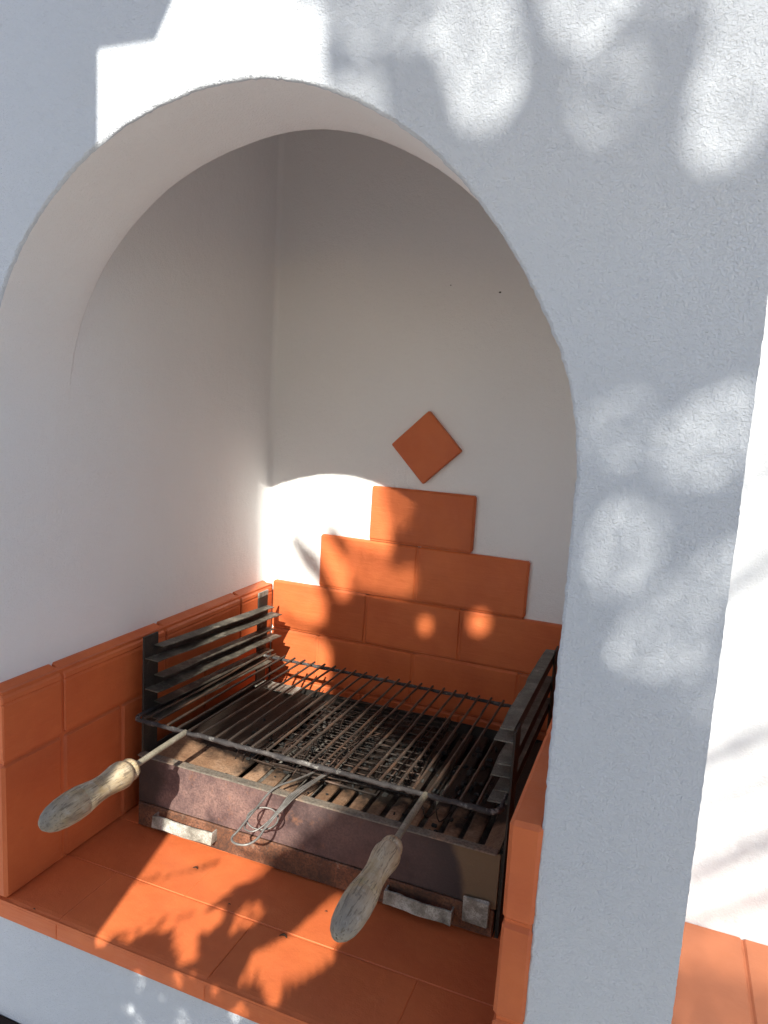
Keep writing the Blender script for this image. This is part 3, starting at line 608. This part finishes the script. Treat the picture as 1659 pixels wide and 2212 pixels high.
POLYS = {
 'P1': (1.0, [(0.081, 1.14), (0.407, 1.112), (0.425, 1.061), (0.429, 1.036), (0.427, 1.011), (0.459, 0.987), (0.299, 0.913), (0.105, 0.881)]),
 'P1b': (0.26, [(0.402, 1.113), (0.573, 1.089), (0.565, 1.044), (0.551, 1.028), (0.527, 1.045), (0.505, 1.031), (0.47, 1.06), (0.425, 1.048)]),
 'P2': (0.5, [(0.564, 1.09), (0.619, 1.082), (0.639, 1.035), (0.648, 0.993), (0.641, 0.971), (0.626, 0.955), (0.606, 0.959), (0.591, 0.987), (0.575, 1.024), (0.564, 1.056)]),
 'P3': (0.48, [(0.662, 1.076), (0.732, 1.066), (0.728, 1.035), (0.711, 1.02), (0.694, 1.016), (0.68, 1.027), (0.67, 1.046)]),
 'P3b': (0.1, [(0.732, 1.066), (0.775, 1.06), (0.771, 1.033), (0.75, 1.031)]),
 'P4': (0.2, [(0.704, 1.013), (0.738, 1.01), (0.749, 0.987), (0.747, 0.955), (0.73, 0.942), (0.706, 0.951), (0.696, 0.978)]),
 'P5': (0.48, [(0.801, 1.056), (0.848, 1.05), (0.859, 0.963), (0.843, 0.937), (0.832, 0.917), (0.812, 0.913), (0.795, 0.925), (0.794, 0.955), (0.801, 0.992)]),
 'P6': (0.36, [(0.796, 0.69), (0.814, 0.713), (0.841, 0.728), (0.867, 0.738), (0.873, 0.688), (0.852, 0.665), (0.82, 0.656), (0.798, 0.666)]),
 'P7': (0.14, [(0.741, 0.714), (0.771, 0.724), (0.786, 0.709), (0.784, 0.677), (0.758, 0.671), (0.738, 0.69)]),
 'P8': (0.3, [(0.752, 0.608), (0.766, 0.626), (0.789, 0.63), (0.806, 0.614), (0.802, 0.58), (0.782, 0.552), (0.761, 0.553), (0.751, 0.578)]),
 'P9': (0.28, [(0.778, 0.504), (0.802, 0.542), (0.836, 0.577), (0.869, 0.61), (0.87, 0.57), (0.855, 0.543), (0.837, 0.502), (0.812, 0.486), (0.787, 0.483)]),
 'P10': (0.12, [(0.832, 0.479), (0.859, 0.51), (0.866, 0.515), (0.867, 0.473), (0.858, 0.45), (0.843, 0.456)]),
 'SA': (1.0, [(0.031, 0.08), (0.166, 0.146), (0.249, 0.15), (0.374, 0.155), (0.363, 0.14), (0.353, 0.125), (0.341, 0.111), (0.331, 0.106), (0.332, 0.094), (0.324, 0.084), (0.32, 0.069), (0.292, 0.051), (0.272, 0.033), (0.243, 0.027), (0.24, 0.019), (0.23, 0.011), (0.226, 0.004), (0.209, 0.012), (0.203, 0.008), (0.196, 0.0), (0.194, -0.011), (0.182, -0.012), (0.142, -0.019)]),
 'SB': (1, [(0.276, 0.049), (0.307, 0.068), (0.327, 0.071), (0.338, 0.064), (0.327, 0.053), (0.324, 0.043), (0.313, 0.044), (0.312, 0.034), (0.319, 0.022), (0.332, 0.006), (0.332, -0.001), (0.321, 0.003), (0.31, 0.006), (0.3, 0.012), (0.294, 0.013), (0.293, 0.017), (0.282, 0.021), (0.283, 0.027), (0.279, 0.037)]),
 'SC': (0.7, [(0.359, 0.089), (0.369, 0.094), (0.387, 0.091), (0.383, 0.08), (0.372, 0.064), (0.362, 0.053), (0.351, 0.055), (0.352, 0.071)]),
 'SD': (1.0, [(0.484, 0.136), (0.504, 0.136), (0.521, 0.119), (0.515, 0.097), (0.504, 0.084), (0.498, 0.077), (0.503, 0.067), (0.496, 0.061), (0.492, 0.055), (0.488, 0.058), (0.489, 0.048), (0.482, 0.044), (0.473, 0.043), (0.473, 0.03), (0.465, 0.036), (0.463, 0.028), (0.455, 0.032), (0.451, 0.031), (0.452, 0.02), (0.455, 0.009), (0.449, 0.002), (0.441, 0.001), (0.429, 0.008), (0.419, 0.015), (0.411, 0.015), (0.399, 0.01), (0.391, 0.009), (0.396, 0.021), (0.395, 0.039), (0.418, 0.055), (0.443, 0.081), (0.462, 0.107)]),
 'FB': (1.0, [(0.114, 0.353), (0.234, 0.294), (0.38, 0.287), (0.481, 0.282), (0.459, 0.257), (0.427, 0.225), (0.398, 0.19), (0.371, 0.168), (0.335, 0.161), (0.29, 0.158), (0.198, 0.145), (0.116, 0.139)]),
 'SL': (0.65, [(0.143, 0.276), (0.094, 0.462), (0.203, 0.536), (0.36, 0.514), (0.594, 0.392), (0.634, 0.378), (0.589, 0.344), (0.536, 0.308), (0.495, 0.285), (0.415, 0.261), (0.308, 0.263)]),
 'SL2': (1.0, [(0.24, 0.429), (0.362, 0.481), (0.459, 0.419), (0.467, 0.311), (0.321, 0.308), (0.26, 0.346)]),
 'GR': (1.0, [(0.528, 0.372), (0.544, 0.404), (0.606, 0.388), (0.633, 0.371), (0.602, 0.324), (0.549, 0.334)]),
 'BW1': (1.0, [(0.088, 1.049), (0.446, 1.077), (0.457, 0.981), (0.469, 0.927), (0.482, 0.868), (0.398, 0.879), (0.383, 0.881), (0.358, 0.914), (0.318, 0.927), (0.309, 0.908), (0.361, 0.852), (0.387, 0.811), (0.395, 0.767), (0.376, 0.75), (0.344, 0.804), (0.322, 0.847), (0.286, 0.869), (0.245, 0.9), (0.241, 0.864), (0.274, 0.813), (0.316, 0.778), (0.338, 0.735), (0.335, 0.693), (0.3, 0.683), (0.254, 0.694), (0.217, 0.711), (0.152, 0.73), (0.081, 0.91)]),
 'BW1b': (0.6, [(0.246, 0.973), (0.316, 0.971), (0.343, 0.912), (0.319, 0.909), (0.27, 0.903)]),
 'BW2': (1.0, [(0.065, 0.74), (0.201, 0.709), (0.255, 0.67), (0.332, 0.651), (0.353, 0.631), (0.354, 0.527), (0.073, 0.468)]),
 'BW3': (0.4, [(0.455, 1.002), (0.513, 1.008), (0.519, 0.95), (0.501, 0.918), (0.474, 0.927)]),
 'BW4': (0.5, [(0.416, 0.885), (0.458, 0.891), (0.485, 0.825), (0.533, 0.84), (0.537, 0.789), (0.469, 0.778), (0.403, 0.79), (0.38, 0.854)]),
 'C1': (1, [(0.694, 0.754), (0.692, 0.743), (0.687, 0.735), (0.679, 0.731), (0.67, 0.732), (0.663, 0.739), (0.66, 0.748), (0.662, 0.759), (0.667, 0.767), (0.675, 0.771), (0.684, 0.77), (0.691, 0.763)]),
 'C2': (1, [(0.576, 0.725), (0.575, 0.718), (0.571, 0.712), (0.565, 0.709), (0.559, 0.71), (0.554, 0.714), (0.552, 0.721), (0.553, 0.728), (0.557, 0.734), (0.563, 0.737), (0.569, 0.736), (0.574, 0.732)]),
 'C3': (1, [(0.588, 0.877), (0.587, 0.873), (0.584, 0.87), (0.58, 0.868), (0.576, 0.869), (0.572, 0.871), (0.571, 0.875), (0.572, 0.88), (0.575, 0.883), (0.579, 0.885), (0.583, 0.884), (0.587, 0.881)]),
 'RW': (0.55, [(0.895, 0.19), (1.4, 0.19), (1.4, 1.3), (0.895, 1.3)]),
 'RS0': (0.216, [(0.975, 0.728), (1.066, 0.839), (1.072, 0.793), (0.978, 0.695)]),
 'RS1': (0.33599999999999997, [(0.959, 0.864), (1.042, 0.926), (1.045, 0.898), (0.961, 0.845)]),
 'RS2': (0.192, [(0.982, 0.497), (1.084, 0.587), (1.089, 0.548), (0.985, 0.47)]),
 'RS3': (0.264, [(0.989, 0.435), (1.094, 0.505), (1.097, 0.485), (0.991, 0.421)]),
 'RS4': (0.24, [(0.99, 0.325), (1.109, 0.443), (1.114, 0.403), (0.993, 0.297)]),
 'RS5': (0.288, [(0.978, 0.366), (1.105, 0.474), (1.107, 0.462), (0.979, 0.357)]),
 'RS6': (0.288, [(0.991, 0.247), (1.12, 0.353), (1.124, 0.325), (0.993, 0.227)]),
 'RS7': (0.288, [(0.978, 0.631), (1.072, 0.681), (1.075, 0.662), (0.98, 0.618)]),
 'RC': (0.3, [(1.003, 0.254), (1.151, 0.27), (1.019, 0.054), (0.883, 0.017)]),
 'RSp': (0.1, [(0.205, 0.345), (0.3, 0.345), (0.375, 0.4), (0.37, 0.475), (0.25, 0.5), (0.205, 0.46)]),
 'RSs': (0.62, [(0.287, 0.138), (0.176, 0.072), (0.185, 0.061), (0.295, 0.124)]),
 'RSt': (0.7, [(0.297, 0.068), (0.243, 0.04), (0.203, 0.008), (0.207, 0.003), (0.262, 0.032), (0.301, 0.061)]),
}
BLOBS = [(0.1935, -0.0439, 0.0075, 0.0043, 0.6), (0.2467, -0.0359, 0.0114, 0.0075, 0.35), (0.2856, -0.0533, 0.0054, 0.0064, 0.5), (0.2308, -0.0868, 0.0073, 0.01, 0.9), (0.2454, -0.0571, 0.0046, 0.0033, 0.5), (0.2507, -0.0954, 0.0065, 0.0081, 0.7), (0.3141, -0.0682, 0.0108, 0.009, 0.6), (0.3605, -0.0338, 0.0059, 0.0044, 0.8), (0.3943, -0.0331, 0.01, 0.0076, 1), (0.2056, -0.0938, 0.0074, 0.005, 0.2), (0.1694, -0.1313, 0.0088, 0.0052, 0.7), (0.31, -0.0163, 0.0086, 0.0066, 0.8), (0.3673, -0.0128, 0.0082, 0.0054, 0.6), (0.4025, -0.02, 0.0062, 0.0044, 0.5)]
# lit areas, in the plane of the barbecue's front, that the foliage leaves open
G = .0035; U0, V0, U1, V1 = -.7, -.75, 2.0, 1.6
nu, nv = int((U1-U0)/G), int((V1-V0)/G)
OPEN = np.zeros((nv, nu), np.float32)
def raster(poly):
    P = np.array(poly); a = P.min(0); b = P.max(0)
    i0, i1 = max(0, int((a[0]-U0)/G)), min(nu, int((b[0]-U0)/G)+2); j0, j1 = max(0, int((a[1]-V0)/G)), min(nv, int((b[1]-V0)/G)+2)
    X, Y = np.meshgrid(U0+(np.arange(i0, i1)+.5)*G, V0+(np.arange(j0, j1)+.5)*G); ins = np.zeros(X.shape, bool); n = len(P)
    for k in range(n):
        x1, y1 = P[k]; x2, y2 = P[(k+1) % n]
        if y1 == y2: continue
        c = ((y1 > Y) != (y2 > Y)) & (X < (x2-x1)*(Y-y1)/(y2-y1)+x1); ins ^= c
    return (slice(j0, j1), slice(i0, i1)), ins
for k_, (op, pts) in POLYS.items():
    sl_, ins = raster(pts); A = OPEN[sl_]
    if k_.startswith('RS'): A[ins] = np.minimum(A[ins], op)
    else: A[ins] = np.maximum(A[ins], op)
for x, y, a, b, op in BLOBS:
    op *= .45
    sl_, ins = raster([(x+a*math.cos(t), y+b*math.sin(t)) for t in [i*math.pi/5 for i in range(10)]]); A = OPEN[sl_]; A[ins] = np.maximum(A[ins], op)
HARD = (OPEN >= .99)
def look(u, v):
    i, j = int((u-U0)/G), int((v-V0)/G)
    return OPEN[j, i] if 0 <= i < nu and 0 <= j < nv else 0.
sun_n = SUNV.normalized(); ax_u = Vector((1, 0, 0)); 
e1 = sun_n.cross(Vector((0, 0, 1))).normalized(); e2 = e1.cross(sun_n)
def uv_of(p): return p.x+.264*p.y, p.z+.662*p.y
def leaf(mb, c, L_, Wd, ang, tiltd, shape, rr):
    a = e1*math.cos(ang)+e2*math.sin(ang); b = -e1*math.sin(ang)+e2*math.cos(ang)
    nrm = (sun_n+a*rr.uniform(-tiltd, tiltd)+b*rr.uniform(-tiltd, tiltd)).normalized()
    a = (a-nrm*a.dot(nrm)).normalized(); b = nrm.cross(a)
    if shape == 0: q = [(-.5, 0), (-.2, -.42), (.15, -.45), (.5, 0), (.15, .45), (-.2, .42)]
    else: q = [(-.5, 0), (-.25, -.5), (.1, -.38), (.5, 0), (.1, .38), (-.25, .5)]
    vs = [c+a*(x*L_)+b*(y*Wd) for x, y in q]
    return vs
def try_leaf(mb, u, v, s, L_, Wd, ang, tiltd, shape, rr, lim):
    c = Vector((u, 0, v))+SUNV*s; vs = leaf(mb, c, L_, Wd, ang, tiltd, shape, rr)
    for p in vs+[c, (vs[0]+c)/2, (vs[3]+c)/2]:
        o = look(*uv_of(p))
        if o > lim: return False
    mb.add(vs, [(0, 1, 2, 3), (0, 3, 4, 5)]); return True
rr = random.Random(11)
far = MB(); near = MB()
def in_near(u, v, m=0): return u > .175-m and v < .165+m and u < .80+m
def cover(mb, s0, s1, box, n, L0, L1, asp, tiltd, shape, test=None, part=0):
    x0, y0, x1, y1 = box
    for _ in range(n):
        u, v = rr.uniform(x0, x1), rr.uniform(y0, y1)
        if test and not test(u, v): continue
        o = look(u, v)
        if o >= .99: continue
        if o > 0 and (not part or rr.random() > -math.log(min(.98, o))/part): continue
        L_ = rr.uniform(L0, L1)
        try_leaf(mb, u, v, rr.uniform(s0, s1), L_, L_*asp, rr.uniform(0, 6.283), tiltd, shape, rr, .99 if o > 0 else .02)
farok = lambda u, v: not in_near(u, v, -.03)
A_ = lambda n_, L0, L1, asp, box: int(n_*(box[2]-box[0])*(box[3]-box[1])/(((L0+L1)/2)**2*asp*.55))
core = (.15, -.30, 1.30, 1.22)
outer = (-.55, -.35, 1.95, 1.55)
cover(far, 2.2, 2.75, outer, A_(2.4, .07, .10, .5, outer), .07, .10, .5, .5, 0, farok)
cover(far, 2.2, 2.6, core, A_(4.0, .045, .065, .5, core), .045, .065, .5, .4, 0, farok)
cover(far, 2.2, 2.45, core, A_(5, .020, .032, .55, core), .020, .032, .55, .25, 0, farok)
dk = []
H2 = OPEN > 0
ring = np.zeros_like(H2)
for dj in range(-7, 8):
    for di in range(-7, 8):
        if di*di+dj*dj <= 49: ring |= np.roll(np.roll(H2, dj, 0), di, 1)
edge = ring & ~H2
js, is_ = np.nonzero(edge)
for j, i in zip(js, is_):
    u, v = U0+(i+rr.random())*G, V0+(j+rr.random())*G
    if not (core[0] < u < core[2] and core[1] < v < core[3]) or not farok(u, v) or rr.random() > .8: continue
    L_ = rr.uniform(.008, .016); try_leaf(far, u, v, rr.uniform(2.2, 2.4), L_, L_*.6, rr.uniform(0, 6.283), .3, 0, rr, .02)
js2, is2 = np.nonzero((OPEN > 0) & (OPEN < .99))
acc = 0.
for j, i in zip(js2, is2):
    acc += -math.log(OPEN[j, i])*.95*G*G/2.1e-5*rr.uniform(.6, 1.4)
    while acc >= 1:
        acc -= 1
        u, v = U0+(i+rr.random())*G, V0+(j+rr.random())*G; L_ = rr.uniform(.0068, .0092)
        nr = in_near(u, v); try_leaf(near if nr else far, u, v, rr.uniform(.88, 1.0) if nr else rr.uniform(2.2, 2.4), L_, L_*.55, rr.uniform(0, 6.283), .15, 0, rr, .999)
nb = (.16, -.30, .83, .19); nok = lambda u, v: in_near(u, v, .02)
cover(near, .86, 1.10, nb, A_(2.5, .04, .06, .24, nb), .04, .06, .24, .4, 1, nok)
cover(near, .86, 1.05, nb, A_(6.0, .014, .024, .26, nb), .014, .024, .26, .3, 1, nok)
for j, i in zip(js, is_):
    u, v = U0+(i+rr.random())*G, V0+(j+rr.random())*G
    if not in_near(u, v, .02): continue
    L_ = rr.uniform(.008, .016); try_leaf(near, u, v, rr.uniform(.88, 1.0), L_, L_*.35, rr.gauss(1.4, .5), .3, 1, rr, .02)
# narrow pointed leaflets reaching into the gaps
for u, v, a_, L_ in ((.402, .006, 1.2, .034), (.412, .012, 1.3, .032), (.424, .002, 1.35, .030), (.452, .012, 1.25, .040), (.461, .018, 1.2, .038), (.470, .024, 1.15, .038), (.480, .030, 1.1, .038), (.490, .040, 1.0, .036), (.499, .050, .9, .036), (.508, .062, .9, .036),
                    (.300, .000, 1.7, .034), (.291, .006, 1.8, .034), (.282, .014, 1.9, .034), (.272, .024, 2.0, .03), (.325, -.010, 1.5, .03), (.210, -.002, 1.5, .030), (.222, -.004, 1.4, .032), (.236, .008, 1.2, .036), (.338, .108, 2.6, .034), (.330, .092, 2.7, .034), (.318, .076, 2.6, .034)):
    c = Vector((u, 0, v))+SUNV*.86; near.add(leaf(near, c, L_, .0078, a_, .1, 1, rr), [(0, 1, 2, 3), (0, 3, 4, 5)])
# the rest of each crown, away from the sun's path to the barbecue
def bulk(mb, cen, rad, n, L0, L1, keep):
    for _ in range(n):
        d = Vector((rr.gauss(0, 1), rr.gauss(0, 1), rr.gauss(0, 1))).normalized()*rr.random()**.33
        p = Vector((cen[0]+d.x*rad[0], cen[1]+d.y*rad[1], cen[2]+d.z*rad[2])); 
        if noise.noise(p*1.6) < -.12: continue
        u, v = uv_of(p)
        if keep(u, v, p): continue
        L_ = rr.uniform(L0, L1); vs = leaf(mb, p, L_, L_*.5, rr.uniform(0, 6.3), 1.5, 0, rr); mb.add(vs, [(0, 1, 2, 3), (0, 3, 4, 5)])
free = lambda u, v, p: -.15 < u < 1.9 and -.33 < v < 1.25
bulk(far, (2.2, -3.5, 2.7), (1.6, 1.2, 1.1), 7000, .07, .12, free)
free2 = lambda u, v, p: (-.1 < u < 1.3 and -.30 < v < 1.3) or (p.y > -.95)
bulk(near, (1.15, -1.45, .25), (.5, .35, .75), 3000, .04, .08, free2)
TR = empty('shade_tree', (2.9, -3.8, GZ), 'leafy green tree standing in front of the barbecue and dappling its wall', 'tree')
far.build('crown', M['leaf'], TR)
tb = MB(); tb.tube(smooth_path([(2.9, -3.8, GZ), (2.9, -3.8, .4), (2.8, -3.8, 1.4), (2.7, -3.8, 2.2)], 5), [.11-.003*i for i in range(16)], 10, jit=.04); tb.build('trunk', M['bark'], TR)
for pts in ([(2.7, -3.8, 2.2), (2.4, -4.1, 3.0), (2.1, -4.0, 3.6)], [(2.7, -3.8, 2.2), (2.9, -4.4, 3.1), (3.2, -4.5, 3.7)], [(2.7, -3.8, 2.1), (3.1, -4.0, 2.8), (3.5, -3.9, 3.2)]):
    mb = MB(); q = smooth_path(pts, 5); mb.tube(q, [.07-.05*i/len(q) for i in range(len(q))], 7); mb.build('limb', M['bark'], TR)
adopt(TR)
SH = empty('narrow_leaved_shrub', (1.05, -1.6, GZ), 'shrub with narrow pointed leaves standing near the barbecue shelf', 'shrub')
near.build('foliage', M['leaf'], SH)
for pts in ([(1.05, -1.6, GZ), (1.1, -1.55, -.2), (1.0, -1.5, .3)], [(1.05, -1.6, GZ), (1.2, -1.6, -.1), (1.25, -1.55, .5)], [(1.05, -1.6, GZ), (.95, -1.6, -.2), (.9, -1.5, .5)]):
    mb = MB(); q = smooth_path(pts, 5); mb.tube(q, [.018-.012*i/len(q) for i in range(len(q))], 6); mb.build('stem', M['bark'], SH)
adopt(SH)
print('tris', sum(len(o.data.polygons) for o in bpy.data.objects if o.type == 'MESH'))
